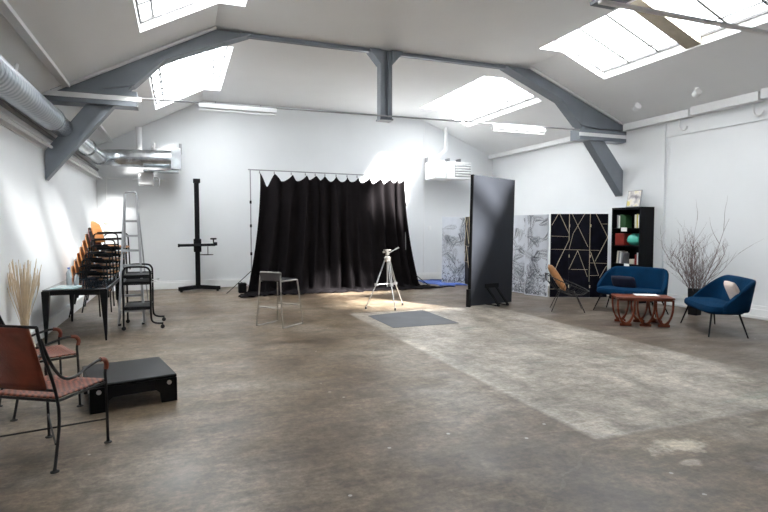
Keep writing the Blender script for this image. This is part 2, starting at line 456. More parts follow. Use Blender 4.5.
# right wall: pilasters, top panel ledge and cornice rails
struct(MB().bb((XR-.06, 7.93, .22), (XR, 8.98, 3.62)).build('trim_1', M['wall'], smooth=False))
struct(MB().bb((XR-.06, 2.4, .22), (XR, 3.4, 3.62)).build('trim_2', M['wall'], smooth=False))
struct(MB().bb((XR-.03, 3.4, 3.26), (XR, 7.93, 3.62)).build('trim_3', M['wall'], smooth=False))
t4 = MB().bb((XR-.16, 9.25, 3.58), (XR-.02, YB, 3.69)); struct(t4.build('trim_4', M['trim'], smooth=False, bevel=.005))
t5 = MB().bb((XR-.17, 7.35, 3.54), (XR-.02, 8.9, 3.68)); struct(t5.build('trim_5', M['trim'], smooth=False, bevel=.005))
t6 = MB().bb((XR-.20, 6.05, 3.55), (XR-.03, 7.28, 3.70)); struct(t6.build('trim_6', M['trim'], smooth=False, bevel=.005))
t6 = MB().bb((XR-.22, 3.9, 3.56), (XR-.03, 6.0, 3.72)); struct(t6.build('trim_7', M['trim'], smooth=False, bevel=.005))
# left: purlin under slope and the wall ledge
for k, (ya, yb) in enumerate(((-5.9, 3.5), (3.85, 8.9), (9.3, YB))):
    t = MB().bar((-1.48, ya, zl(-1.48)-.03), (-1.48, yb, zl(-1.48)-.03), .10, .05)
    struct(t.build('trim_%d' % (8+k), M['trim'], smooth=False))
t = MB(); t.bb((XL, YF, 2.74), (XL+.05, YB, 2.79)); t.bb((XL, YF, 2.62), (XL+.025, YB, 2.74))
struct(t.build('trim_11', M['trim'], smooth=False))

# ------------------------------------------------------------------ roof trusses
def truss(y, label):
    o = thing('roof_truss', label, 'beam', (0, y, 0))
    D = .13
    MB().prism([(FOLDL, ZF-.05), (1.12, ZF-.05), (-.17, 4.06), (-.60, 3.63), (-1.0, 3.55), (-1.62, 3.42), (XL+.01, 3.38)], -D, D).build('rafter', M['steel'], o, smooth=False)
    MB().prism([(FOLDR, ZF-.05), (5.92, ZF-.05), (7.25, 4.06), (7.72, 3.60), (8.15, 3.56), (XR-.1, 3.56), (XR-.02, 3.63)], -D, D).build('rafter', M['steel'], o, smooth=False)
    MB().prism([(-.60, 3.66), (-.98, 3.66), (XL+.01, 2.60), (XL+.01, 2.19)], -.10, .10).build('brace', M['steel'], o, smooth=False)
    MB().prism([(7.72, 3.60), (8.10, 3.60), (XR-.06, 2.72), (XR-.06, 2.18)], -.10, .10).build('brace', M['steel'], o, smooth=False)
    # bolted collar pieces, two channels each side
    for sx, a, b in ((-1, XL+.01, -.56), (1, 7.66, XR-.03)):
        m = MB(); m.bb((a, -.17, 3.31), (b, -.12, 3.38)); m.bb((a, -.17, 3.46), (b, -.12, 3.53)); m.bb((a, -.13, 3.31), (b, .13, 3.53))
        m.build('collar_beam', M['steel'], o, smooth=False)
        MB().bb((a, -.165, 3.385), (b+(.06 if sx < 0 else 0), -.14, 3.455)).build('web_plate', M['trim'], o, smooth=False)
    MB().bar((FOLDL+.02, -.16, ZF-.03), (-1.66, -.16, zl(-1.66)-.03), .05, .035).build('trim_strip', M['trim'], o, smooth=False)
    MB().bar((FOLDR-.02, -.16, ZF-.03), (XR-.2, -.16, zr(XR-.2)-.03), .05, .035).build('trim_strip', M['trim'], o, smooth=False)
    MB().bb((1.0, -.05, ZF-.07), (6.05, .05, ZF-.012)).build('tie_beam', M['steel'], o, smooth=False)
    p = MB(); p.bb((3.35, -.09, 3.44), (3.42, .09, ZF-.05)); p.bb((3.50, -.09, 3.44), (3.57, .09, ZF-.05)); p.bb((3.42, -.05, 3.44), (3.50, .05, ZF-.05)); p.bb((3.335, -.11, 3.41), (3.585, .11, 3.44))
    p.build('king_post', M['steel'], o, smooth=False)
    for s in (-1, 1):
        MB().prism([(3.46+s*.10, ZF-.02), (3.46+s*.31, ZF-.02), (3.46+s*.31, ZF-.05), (3.46+s*.11, ZF-.27)], -.11, .11).build('gusset_plate', M['steel'], o, smooth=False)
    return o
truss(9.08, 'blue-grey steel roof truss across the room, the one seen whole with its hanging post')
truss(3.68, 'nearest blue-grey roof truss, only its hanging post foot showing at the top edge')
truss(-1.75, 'blue-grey steel roof truss behind the camera position')

# conduits and fluorescent battens in the truss planes
tag(MB().tube([(-.50, 8.93, 3.44), (7.66, 8.93, 3.50)], .014).build('conduit', M['grey'], None), 'thin grey conduit stretched across the room below the hanging truss post', 'pipe')
M['condlight'] = mat('pale_grey_conduit', (.80, .80, .80), .5, var=.03)
tag(MB().bb((3.2, 3.50, 3.31), (XR-.06, 3.545, 3.335)).build('cable_tray', M['condlight'], None, smooth=False), 'pale grey cable rail crossing in front of the near right skylight', 'rail')
def batten(x, y, z, label, ln=1.2):
    o = thing('fluorescent_light', label, 'light fitting', (x, y, z))
    MB().bb((0, -.045, .0), (ln, .045, .07)).build('housing', M['trim'], o, bevel=.006)
    MB().tube([(.03, 0, -.028), (ln-.03, 0, -.028)], .017, 10).build('lamp_tube', M['tube'], o)
    for q in (.02, ln-.02): MB().box((q, 0, -.02), (.025, .04, .05)).build('end_cap', M['trim'], o)
    for q in (.25, ln-.25): MB().tube([(q, 0, .07), (q, 0, .11)], .006).build('hanger', M['grey'], o)
    return o
batten(.31, 8.93, 3.37, 'unlit white fluorescent batten under the conduit on the left')
batten(5.60, 8.93, 3.39, 'unlit white fluorescent batten under the conduit on the right')

# ------------------------------------------------------------------ left ventilation duct
o = thing('ventilation_duct', 'large silver ventilation duct running along the left wall and turning along the back wall', 'duct', (0, 0, 0))
pts = [(-1.56, y, 2.87+.19*(y+6)/19.) for y in (-6, 0, 4.0)]
def dz(y): return 2.80+.19*(y+6)/19.
MB().tube([(-1.58, -6, dz(-6)), (-1.56, 8.3, dz(8.3))], .15, 24).build('spiral_pipe', M['spiral'], o)
MB().tube([(-1.56, 8.3, dz(8.3)), (-1.56, 12.9, dz(12.9))], .14, 24).build('smooth_pipe', M['duct'], o)
for y in (8.3, 9.6, 11.2, 12.8): MB().tube([(-1.56, y-.03, dz(y)), (-1.56, y+.03, dz(y))], .16, 24).build('joint_collar', M['duct'], o)
el = [(-1.56, 12.9, 2.99), (-1.55, 13.2, 3.02), (-1.47, 13.42, 3.07), (-1.33, 13.55, 3.08), (-1.15, 13.6, 3.09), (-.95, 13.6, 3.09)]
MB().tube(catmull(el, 4), [.145+.05*min(1, i/14) for i in range(21)], 24).build('elbow', M['duct'], o)
MB().tube([(-.97, 13.6, 3.09), (-.15, 13.6, 3.10)], .205, 24).build('cross_pipe', M['duct'], o)
MB().bb((-.16, 13.35, 2.86), (.06, 13.86, 3.34)).build('outlet_box', M['duct'], o, smooth=False)
MB().bb((-.75, 13.4, 2.79), (.0, 13.8, 2.83)).build('support_shelf', M['duct'], o, smooth=False)
for x in (-.53, .05):
    MB().bb((x-.03, 13.9, 3.3), (x+.03, YB, 3.52)).build('hanger_bracket', M['grey'], o, smooth=False)
    MB().tube([(x, 13.9, 3.5), (x, 13.9, 3.28)], .012).build('hanger_rod', M['grey'], o)
tag(MB().tube(catmull([(XL+.10, -6, 2.66), (XL+.10, 6, 2.66), (XL+.10, 13.3, 2.66), (XL+.2, 14.1, 2.66), (-1.2, 14.16, 2.66), (-.3, 14.16, 2.66)], 8), .022).build('pipe', M['trim'], None), 'thin white pipe following the wall just under the duct', 'pipe')
tag(MB().tube([(XL+.06, -6, 2.81), (XL+.06, 13.9, 2.83)], .03, 10).build('pipe', M['grey'], None), 'grey pipe lying on the ledge behind the silver duct', 'pipe')
o = thing('fan_heater', 'small white metal air unit hanging below the duct at the back wall', 'heater', (-.72, 13.85, 2.5))
MB().bb((-.16, -.2, 0), (.16, .2, .29)).build('casing', M['trim'], o, bevel=.02)
MB().tube(catmull([(.17, .1, .2), (.25, .1, .2), (.28, .1, .12), (.27, .1, -.02)], 4), .022).build('elbow_pipe', M['chrome'], o)
tag(MB().tube([(-.86, 13.95, 3.86), (-.86, 13.95, 3.34)], .07, 14).build('flue_pipe', M['trim'], None), 'short white vertical pipe rising from the back duct to the sloping ceiling', 'pipe')
sw = thing('light_switch', 'white double light switch on a vertical conduit near the far left corner', 'switch', (-1.60, YB, 1.42))
MB().bb((-.06, -.04, 0), (.06, 0, .12)).build('lower_box', M['cream'], sw, bevel=.008)
MB().bb((-.06, -.04, .18), (.06, 0, .30)).build('upper_box', M['cream'], sw, bevel=.008)
MB().tube([(0, -.012, .3), (0, -.012, 1.24)], .012).build('conduit', M['trim'], sw)
tag(MB().bb((6.76, YB-.03, 1.45), (6.86, YB, 1.56)).build('thermostat', M['trim'], None, bevel=.006), 'small pale wall box on the back wall right of the black curtain', 'wall box')
tag(MB().tube([(6.63, YB-.012, .2), (6.63, YB-.012, 4.6)], .011, 6).build('conduit', M['trim'], None), 'thin white vertical conduit up the back wall right of the curtain', 'pipe')

# ------------------------------------------------------------------ air heater on back wall
o = thing('air_heater', 'white louvred air heater hung high on the back wall near the right corner', 'heater', (7.22, 13.75, 2.87))
MB().bb((-.62, -.33, 0), (-.28, .33, .50)).build('side_casing', M['trim'], o, bevel=.03)
MB().bb((-.28, -.36, 0), (.50, .33, .47)).build('casing', M['trim'], o, bevel=.01)
m = MB(); m.bb((-.02, -.368, .06), (.48, -.36, .42)); m.build('louvre_recess', M['grey'], o, smooth=False)
m = MB()
for k in range(5): m.box((.23, -.375, .10+.07*k), (.48, .03, .036), (R(35), 0, 0))
m.build('louvre', M['trim'], o, smooth=False)
m = MB(); m.bb((-.25, -.365, .12), (-.06, -.36, .42)); m.build('control_panel', M['paper'], o, smooth=False)
for x in (-.55, .10, .46): MB().bb((x-.02, .2, .46), (x+.02, .445, .64)).build('bracket', M['grey'], o, smooth=False)
MB().tube(catmull([(-.07, .1, 1.50), (-.07, .1, .92), (-.12, .1, .82), (-.45, .05, .55), (-.48, .05, .47)], 4), .05, 12).build('flue_pipe', M['trim'], o)

# ------------------------------------------------------------------ spots and hooks, right side
for (x, y, lb) in ((8.29, 8.08, 'small round white spotlight on the right ceiling slope, nearer the steel brace'), (8.32, 6.82, 'small round white spotlight on the right ceiling slope, nearer the right edge')):
    o = thing('spotlight', lb, 'spotlight', (x, y, zr(x)))
    MB().lathe([(.05, 0), (.05, -.02), (.012, -.022), (.012, -.09)], seg=14).build('mount', M['trim'], o)
    MB().lathe([(.03, -.07), (.06, -.05), (.065, 0), (.06, .06), (.03, .075)], (-.03, -.03, -.10), 16, m=Euler((R(60), R(-40), 0)).to_matrix()).build('lamp_head', M['trim'], o)
for (y, lb) in ((7.6, 'white hook under the right cornice rail beside the pilaster'), (6.2, 'white angled pipe stub under the right cornice rail near the picture edge')):
    z0 = 3.54
    tag(MB().tube(catmull([(XR-.08, y, z0), (XR-.08, y, z0-.12), (XR-.08, y-.04, z0-.19), (XR-.08, y-.12, z0-.20), (XR-.08, y-.17, z0-.15)], 5), .018, 8).build('hook', M['trim'], None), lb, 'hook')
tag(MB().tube(catmull([(XL+.1, 7.3, 3.36), (XL+.1, 7.25, 3.28), (XL+.1, 7.15, 3.22), (XL+.1, 7.0, 3.2)], 5), .02, 8).build('pipe_stub', M['trim'], None), 'short curved white pipe stub under the left sloping ceiling', 'pipe')

# ------------------------------------------------------------------ iron and leather armchairs
def iron_chair(loc, rz, label):
    o = thing('iron_armchair', label, 'chair', loc, rz)
    r = .0095
    for s in (-1, 1):
        y = s*.24
        # rear leg runs on as the back post
        rear = catmull([(-.235, y, .012), (-.215, y, .12), (-.19, y, .28), (-.195, y, .42), (-.235, y, .58), (-.30, y, .76), (-.335, y, .915)], 6)
        MB().tube(rear, r).build('rear_post', M['iron'], o)
        front = [(.235, y, .012), (.232, y, .25), (.228, y, .42), (.224, y, .50), (.236, y, .555), (.215, y, .592), (.15, y, .598), (.05, y, .575), (-.05, y, .545), (-.14, y, .56), (-.21, y, .63), (-.265, y, .73), (-.31, y, .84)]
        MB().tube(catmull(front, 6), r).build('front_leg_and_arm', M['iron'], o)
        MB().tube(catmull([(.18, y, .600), (.222, y, .590), (.240, y, .555), (.232, y, .52)], 5), .0155).build('arm_wrap', M['leather'], o)
        for x in (-.235, .235): MB().lathe([(.026, 0), (.026, .006), (.012, .012), (.008, .03)], (x, y, 0), 12).build('foot_pad', M['iron'], o)
    MB().tube([(-.19, -.24, .43), (-.19, .24, .43), (.226, .24, .43), (.226, -.24, .43)], r, closed=True).build('seat_frame', M['iron'], o)
    MB().tube([(-.335, -.24, .915), (-.335, .24, .915)], r).build('top_rail', M['iron'], o); MB().tube([(-.21, -.24, .50), (-.21, .24, .50)], r).build('back_rail', M['iron'], o)
    m = MB(); m.tube([(-.222, -.24, .17), (.232, .24, .17)], .006); m.tube([(-.222, .24, .17), (.232, -.24, .17)], .006)
    m.build('cross_stretcher', M['iron'], o)
    rows = []
    for i in range(13):
        x = -.195+.43*i/12
        rows.append([(x, -.235+.47*k/12, .448-.022*math.sin(PI*k/12)*math.sin(PI*i/12)) for k in range(13)])
    MB().grid(rows).build('woven_seat', M['weave'], o, solid=.010)
    rows = []
    for i in range(9):
        t = i/8; z = .505+t*.405
        xb = -.212-.12*(t**1.1)
        hw = .180
        rows.append([(xb-.03*math.sin(PI*k/12)+.0, -hw+2*hw*k/12, z) for k in range(13)])
    MB().grid(rows).build('leather_back', M['leather'], o, solid=.012)
    return o
iron_chair((-.825, 4.065, 0), R(58), 'brown leather and black iron armchair in the left foreground, nearest the camera')
iron_chair((-1.13, 5.19, 0), R(26), 'brown leather and black iron armchair further back, half hidden behind the nearest one')

# ------------------------------------------------------------------ low black platform
o = thing('low_platform', 'low black wooden platform with steel discs standing beside the iron armchairs', 'platform', (-.455, 5.25, 0), R(12.5))
W, Dp, H = .67, .76, .235
MB().bb((-W/2, -Dp/2, H-.03), (W/2, Dp/2, H)).build('top', M['black'], o, bevel=.012)
def cut(w):
    return [(-w/2, 0), (-w/2+.13, 0), (-w/2+.14, .09), (-w/2+.17, .115), (w/2-.17, .115), (w/2-.14, .09), (w/2-.13, 0), (w/2, 0), (w/2, H-.03), (-w/2, H-.03)]
for s in (-1, 1):
    MB().prism(cut(W), s*(Dp/2-.03), s*Dp/2, 'xz').build('side_board', M['black'], o, smooth=False, bevel=.004)
    MB().prism(cut(Dp), s*(W/2-.03), s*W/2, 'yz').build('side_board', M['black'], o, smooth=False, bevel=.004)
for (x, y, a) in ((-.27, -Dp/2, 0), (.27, -Dp/2, 0), (-W/2, -.3, 1), (-W/2, .3, 1), (W/2, -.3, 1), (W/2, .3, 1)):
    m = MB(); d = Vector((0, -1, 0)) if not a else Vector((math.copysign(1, x), 0, 0))
    p = Vector((x, y, .17)); m.tube([p-d*.002, p+d*.006], .019, 18); m.build('steel_disc', M['chrome'], o)

# ------------------------------------------------------------------ dried grass in a floor vase
o = thing('dried_grass_vase', 'tall beige dried grass stalks in a vase against the left wall', 'plant', (-1.67, 7.10, 0))
MB().lathe([(.07, 0), (.10, .05), (.105, .16), (.075, .26), (.055, .31), (.06, .33)], seg=24).build('vase', M['cream'], o)
m = MB()
for k in range(80):
    a = random.uniform(0, 2*PI); sp = random.uniform(.02, .2); h = random.uniform(.82, 1.15)
    dx = math.cos(a)*sp; dy = math.sin(a)*sp*1.3
    if dx < -.11: dx = -.11
    b = (random.uniform(-.03, .03), random.uniform(-.03, .03), .2)
    m.tube(catmull([b, (dx*.35, dy*.35, .2+(h-.2)*.45), (dx*.8, dy*.8, .2+(h-.2)*.8), (dx, dy, h)], 3), .0030, 5)
m.build('stalks', M['straw'], o)
m = MB()
for k in range(26):
    a = random.uniform(0, 2*PI); sp = random.uniform(.06, .19); h = random.uniform(.85, 1.05)
    dx = max(-.11, math.cos(a)*sp); dy = math.sin(a)*sp*1.3
    m.tube([(dx*.85, dy*.85, h-.16), (dx*.93, dy*.93, h-.08), (dx, dy, h)], [.003, .007, .002], 5)
m.build('seed_heads', M['straw'], o)

# ------------------------------------------------------------------ black metal table and things on it
TX0, TX1, TY0, TY1, TZ = -1.66, -.925, 7.93, 9.80, .705
o = thing('metal_table', 'long black metal table with tapered legs standing along the left wall', 'table', ((TX0+TX1)/2, (TY0+TY1)/2, 0))
hx, hy = (TX1-TX0)/2, (TY1-TY0)/2
MB().bb((-hx, -hy, TZ-.02), (hx, hy, TZ)).build('tabletop', M['tabletop'], o, bevel=.006)
m = MB()
for s in (-1, 1):
    m.bb((-hx+.01, s*(hy-.03)-.012, TZ-.075), (hx-.01, s*(hy-.03)+.012, TZ-.02)); m.bb((s*(hx-.03)-.012, -hy+.01, TZ-.075), (s*(hx-.03)+.012, hy-.01, TZ-.02))
m.build('apron', M['black'], o, smooth=False)
for sx in (-1, 1):
    for sy in (-1, 1):
        p0 = Vector((sx*(hx-.035), sy*(hy-.045), TZ-.02)); p1 = Vector((sx*(hx-.02), sy*(hy-.035), 0))
        MB().bar(p0, p1, .095, .095, w1=.022, h1=.022, upv=(0, 1, 0)).build('leg', M['black'], o, smooth=False, bevel=.006)
tag(MB().box((-1.42, 8.12, TZ+.009), (.27, .36, .018), (0, 0, R(-8))).build('glass_tray', mat('pale_teal_glass', (.55, .74, .74), .15, var=.03), None, bevel=.004), 'pale teal flat tray lying on the near end of the black table', 'tray')
def bottle(x, y, h, r, label, rim='grey'):
    o = thing('water_bottle', label, 'bottle', (x, y, TZ))
    MB().lathe([(r*.9, 0), (r, .01), (r, h*.45), (r*.93, h*.5), (r, h*.55), (r*.95, h*.68), (r*.5, h*.82), (r*.36, h*.86), (r*.36, h*.93)], seg=18).build('body', M['clearpl'], o)
    MB().lathe([(r*.42, h*.91), (r*.42, h), (r*.36, h*1.005)], seg=16).build('cap', M[rim], o)
bottle(-1.46, 8.55, .245, .036, 'clear plastic water bottle on the black table, the taller of two', 'bluecloth')
bottle(-1.36, 8.50, .17, .03, 'clear plastic water bottle on the black table, the shorter of two', 'blackmatt')

# ------------------------------------------------------------------ stack of wooden armchairs
def stack_chair(name, label):
    o = thing(name, label, 'chair', (0, 0, 0), 0, 'chairs in the stack by the left wall')
    rows = []
    for i in range(9):
        t = i/8; z = .50+.36*t; hw = .20*(.86+.14*math.sin(PI*min(1, t*1.1)))*(1-.25*max(0, t-.8)/.2)
        rows.append([(-.19-.09*t-.035*math.cos(PI*(k/10-.5)), -hw+2*hw*k/10, z-(.04*(2*k/10-1)**2 if i == 8 else 0)) for k in range(11)])
    MB().grid(rows).build('backrest', M['ply'], o, solid=.014)
    rows = []
    for i in range(9):
        x = -.20+.42*i/8
        rows.append([(x, -.205+.41*k/8, .45-.012*math.sin(PI*k/8)-.03*max(0, i/8-.8)/.2-.010*math.sin(PI*i/8)) for k in range(9)])
    MB().grid(rows).build('seat', M['ply'], o, solid=.014)
    MB().bb((-.17, -.215, .375), (.18, .215, .425)).build('under_frame', M['blackmatt'], o, smooth=False)
    for s in (-1, 1):
        y = s*.245
        MB().tube(catmull([(.20, y, .012), (.19, y, .3), (.18, y, .56), (.155, y, .64), (.08, y, .655), (-.08, y, .65), (-.18, y, .64), (-.205, y*.9, .60)], 5), .0115).build('arm_tube', M['black'], o)
        MB().tube(catmull([(-.29, y, .012), (-.24, y*.97, .25), (-.205, y*.93, .45), (-.212, y*.86, .56), (-.225, y*.8, .62)], 5), .0115).build('rear_leg', M['black'], o)
        MB().bar((-.14, y, .668), (.11, y, .672), .04, .02).build('armrest', M['blackmatt'], o, bevel=.006)
    MB().tube([(-.16, -.236, .428), (-.16, .236, .428), (.18, .24, .428), (.18, -.24, .428)], .011, closed=True).build('seat_frame', M['black'], o)
    return o
ordn = ['on the floor at the bottom of the stack', 'second from the bottom of the stack', 'third from the bottom of the stack', 'fourth from the bottom of the stack',
        'fourth from the top of the stack', 'third from the top of the stack', 'second from the top, with a dark red back', 'topmost of the stack with its seat showing']
base = stack_chair('stacking_armchair', 'orange plywood and black tube armchair ' + ordn[0])
B0 = Vector((-1.41, 10.35, 0)); base.location = B0; base.rotation_euler = (0, 0, R(-14))
STEP = .108
for k in range(1, 8):
    c = dup(base, B0+Vector((.046*k, -.012*k, STEP*k)), R(-14), ('orange plywood' if k != 6 else 'dark red plywood')+' and black tube armchair '+ordn[k])
    if k == 6:
        for ch in c.children:
            if ch.name.startswith('backrest'):
                ch.data = ch.data.copy(); ch.data.materials[0] = M['redply']; ch['label'] = 'dark red plywood back'

# ------------------------------------------------------------------ stepladder
o = thing('stepladder', 'tall aluminium stepladder standing open behind the black trolley', 'ladder', (-.725, 9.12, 0))
def lr(t, s): # front rails
    return Vector((s*(.18-.095*t), 0+.42*t, 2.04*t))
for s in (-1, 1):
    MB().bar(lr(0, s), lr(1, s), .034, .06, upv=(0, 1, 0)).build('front_rail', M['alu'], o, smooth=False, bevel=.004)
    MB().bar((s*.20, 1.15, 0), (s*.085, .46, 1.98), .02, .035, upv=(0, 1, 0)).build('rear_leg', M['alu'], o, smooth=False, bevel=.003)
    MB().box((s*.165, 0, .012), (.04, .07, .024)).build('foot', M['rubber'], o)
MB().tube(catmull([lr(.985, -1), lr(1, -1)+Vector((.02, 0, .03)), lr(1, 1)+Vector((-.02, 0, .03)), lr(.985, 1)], 5), .013).build('top_bow', M['alu'], o)
MB().tube([(-.19, 1.08, .2), (.19, 1.08, .2)], .012).build('rear_brace', M['alu'], o)
for k in range(1, 8):
    t = k*.232/2.04
    hw = .18-.095*t-.008
    MB().bb((-hw, .42*t-.05, 2.04*t-.032), (hw, .42*t+.04, 2.04*t)).build('step', M['alu'], o, smooth=False)

# ------------------------------------------------------------------ black trolley
o = thing('shelf_trolley', 'black tubular trolley with three shelves and kicked-out legs in front of the ladder', 'trolley', (-.60, 8.96, 0))
r = .0145
for s in (-1, 1):
    y = s*.335
    p = [(-.19, y, .05), (-.19, y, .45), (-.19, y, .80), (-.175, y, .885), (-.12, y, .925), (.10, y, .925), (.165, y, .885), (.18, y, .80), (.18, y, .50), (.18, y, .20), (.20, y, .115), (.26, y, .085), (.345, y, .08)]
    MB().tube(catmull(p, 6), r, 10).build('side_frame', M['black'], o)
    for x in (-.19, .335):
        m = MB(); m.tube([(x, y-.014, .032), (x, y+.014, .032)], .030, 16); w = m.build('caster', M['rubber'], o)
        MB().tube([(x, y, .032), (x, y, .075)], .010).build('caster_stem', M['black'], w)
for z, nm in ((.33, 'low'), (.70, 'mid'), (.80, 'top')):
    m = MB(); m.bb((-.185, -.33, z-.008), (.175, .33, z)); m.bb((-.19, -.335, z-.035), (.18, -.32, z+.012)); m.bb((-.19, .32, z-.035), (.18, .335, z+.012))
    m.build('shelf', M['black'], o, smooth=False)
MB().tube(catmull([(.18, .2, .69), (.26, .2, .70), (.285, .1, .71), (.285, -.1, .71), (.26, -.2, .70), (.18, -.2, .69)], 5), .007).build('push_handle', M['chrome'], o)

# ------------------------------------------------------------------ camera studio stand
o = thing('studio_camera_stand', 'tall black column camera stand on a splayed base against the back wall', 'stand', (.39, 13.62, 0), R(0))
MB().bb((-.055, -.055, .07), (.055, .055, 2.58)).build('column', M['blackmatt'], o, bevel=.01)
MB().bb((-.075, -.07, 2.57), (.085, .07, 2.67)).build('column_cap', M['black'], o, bevel=.012)
MB().bar((-.42, -.28, .075), (.02, .05, .085), .11, .09).build('base_foot', M['blackmatt'], o, bevel=.01)
MB().bar((.47, -.30, .075), (-.02, .05, .085), .11, .09).build('base_foot', M['blackmatt'], o, bevel=.01)
MB().bar((.0, .40, .075), (0, .0, .085), .10, .09).build('base_foot', M['blackmatt'], o, bevel=.01)
for p in ((-.38, -.25), (.43, -.27), (0, .36)): MB().lathe([(.03, 0), (.03, .04)], (p[0], p[1], 0), 12).build('base_pad', M['rubber'], o)
MB().bb((-.085, -.12, .93), (.085, .09, 1.24)).build('carriage', M['blackmatt'], o, bevel=.01)
MB().tube([(-.42, -.14, 1.09), (.40, -.14, 1.10)], .033, 14).build('arm', M['blackmatt'], o)
MB().tube([(-.44, -.14, 1.09), (-.40, -.14, 1.09)], .042, 14).build('arm_end', M['blackmatt'], o)
MB().box((.40, -.14, 1.12), (.09, .10, .08)).build('arm_clamp', M['blackmatt'], o, bevel=.01)
MB().lathe([(.015, 0), (.015, .07), (.07, .075), (.08, .095), (.06, .11)], (.36, -.14, 1.15), 16).build('tilt_knob', M['blackmatt'], o)
MB().tube([(.23, -.14, 1.06), (.23, -.14, .88)], .010).build('drop_rod', M['black'], o)
MB().lathe([(.03, -.012), (.155, -.006), (.155, .006), (.03, .012)], (.20, -.14, .865), 24).build('tray_disc', M['blackmatt'], o)

# ------------------------------------------------------------------ backdrop stand, clips, curtain
CY = 12.80
o = thing('backdrop_stand', 'thin metal backdrop stand with crossbar holding up the black curtain', 'stand', (3.5, CY, 0))
def leg3(x, nm):
    m = MB(); m.tube([(x, 0, .05), (x, 0, 2.86)], .014, 10)
    m.build('pole', M['grey'], o)
    for z in (.9, 1.55, 2.1): MB().lathe([(.022, -.035), (.024, 0), (.022, .035)], (x, 0, z), 12).build('pole_collar', M['blackmatt'], o)
    for a in (200, 330, 90) if x < 0 else (330, 210, 90):
        a = R(a); q = (x+.62*math.cos(a), .55*math.sin(a), .012)
        MB().tube([(x, 0, .50), q], .009, 8).build('leg', M['blackmatt'], o)
        MB().tube([(x, 0, .12), (x+.3*math.cos(a), .27*math.sin(a), .27)], .006, 6).build('leg_strut', M['blackmatt'], o)
leg3(-1.95, 'l'); leg3(1.96, 'r')
MB().tube([(-2.0, 0, 2.85), (2.0, 0, 2.81)], .013, 10).build('crossbar', M['grey'], o)
clipx = [1.76, 2.10, 2.50, 2.84, 3.08, 3.32, 3.60, 3.88, 4.14, 4.42, 4.72, 5.00, 5.20, 5.38]
for i, x in enumerate(clipx):
    c = MB(); z = 2.82-.01*(x-1.76)
    c.tube([(-.01, 0, .035), (0, -.012, .02), (0, -.014, -.035)], .006, 6); c.box((0, -.016, -.03), (.028, .012, .05))
    c.build('clip', M['grey'], o, loc=(x-3.5, 0, z-.0))
# black curtain
def tri(x):
    for i in range(len(clipx)-1):
        if clipx[i] <= x <= clipx[i+1]:
            w = clipx[i+1]-clipx[i]; t = (x-clipx[i])/w
            return i, t, w
    return (len(clipx)-2, 1., .2) if x > clipx[-1] else (0, 0., .3)
rng = random.Random(3)
NU, NV = 300, 64
ph = [rng.uniform(0, 6.28) for _ in range(8)]
rows = []
HANG = 2.77
for j in range(NV+1):
    v = j/NV
    row = []
    for i in range(NU+1):
        u = i/NU
        x0 = clipx[0]+(clipx[-1]-clipx[0])*u
        seg, t, w = tri(x0)
        sag = (w*.42)*(math.sin(PI*t)**1.0) if seg > 0 else .30*math.sin(PI*t)**1.3
        sag = min(sag, .16) if seg > 0 else sag
        ztop = HANG-.012*(x0-1.76)-sag
        cloth = v*(2.74+.55)      # arc length incl. puddle
        z = ztop-(cloth if cloth < 2.4 else cloth)
        zz = ztop-v*3.25
        # widening towards the hem
        k = min(1., v*1.2)
        # folds
        spread = k**1.6
        xl = -.30*spread*(1-u)**2*1.1; xr = .36*spread*u**3
        amp = .035+.06*min(1, v*1.5)
        fold = amp*(math.cos(2*PI*(seg+t))*.75+.5*math.sin(u*61+ph[0]+1.8*v)+.35*math.sin(u*97+ph[1]-2.2*v)+.3*math.sin(u*33+ph[2]+v*3))
        ybase = CY-.055-.38*max(0, v-.25)**1.6
        if zz > .03:
            x = x0+xl+xr+.02*math.sin(u*70+v*4); y = ybase-fold; z = zz
        else:
            ex = (.03-zz)               # length lying on floor
            y = ybase-fold*.8-ex*.95
            x = x0+xl*1.15+xr*1.1+(u-.5)*ex*.9+.75*ex*max(0, (u-.8)/.2)**2
            z = .024+.016*math.sin(u*85+ex*14+ph[3])+.010*math.sin(u*47-ex*25+ph[4])
            z = max(z, .006)
        row.append((x, y, max(z, .006)))
    rows.append(row)
cu = MB().grid(rows).build('curtain', M['velvet'], None, solid=.006, angle=180)
tag(cu, 'large black velvet curtain hanging from the backdrop stand with its hem spread on the floor', 'curtain')
o = tag(MB().bb((-.09, -.09, 0), (.09, .09, .23)).build('sandbag_box', M['blackmatt'], None, bevel=.02, loc=(1.33, 12.75, 0)), 'small black weight box beside the left pole of the backdrop stand', 'box')

# ------------------------------------------------------------------ bar stool
o = thing('bar_stool', 'metal sled-base bar stool with low dark back in front of the black curtain', 'stool', (1.425, 8.29, 0), R(42))
r = .0115; q = .245
for s in (-1, 1):
    y = s*q
    MB().tube(catmull([(-q+.03, y*.78, .83), (-q+.02, y*.80, .70), (-q+.005, y*.9, .35), (-q, y, .06), (-q+.02, y, .012), (0, y, .012), (q-.02, y, .012), (q, y, .05), (q-.02, y*.9, .35), (q-.05, y*.80, .66), (q-.07, y*.78, .695), (0, y*.78, .70), (-q+.02, y*.78, .70)], 6), r).build('side_frame', M['satin'], o)
for p in ((-q+.01, .88, .30), (q-.02, .88, .30), (-q+.03, .78, .83)): MB().tube([(p[0], -q*p[1], p[2]), (p[0], q*p[1], p[2])], r).build('crossbar', M['satin'], o)
MB().bb((-q+.03, -.19, .695), (q-.06, .19, .722)).build('seat', M['blackmatt'], o, bevel=.01)
MB().bb((-q+.015, -.20, .705), (-q+.037, .20, .825)).build('backrest', mat('dark_brown_leather', (.035, .027, .025), .5), o, bevel=.006)

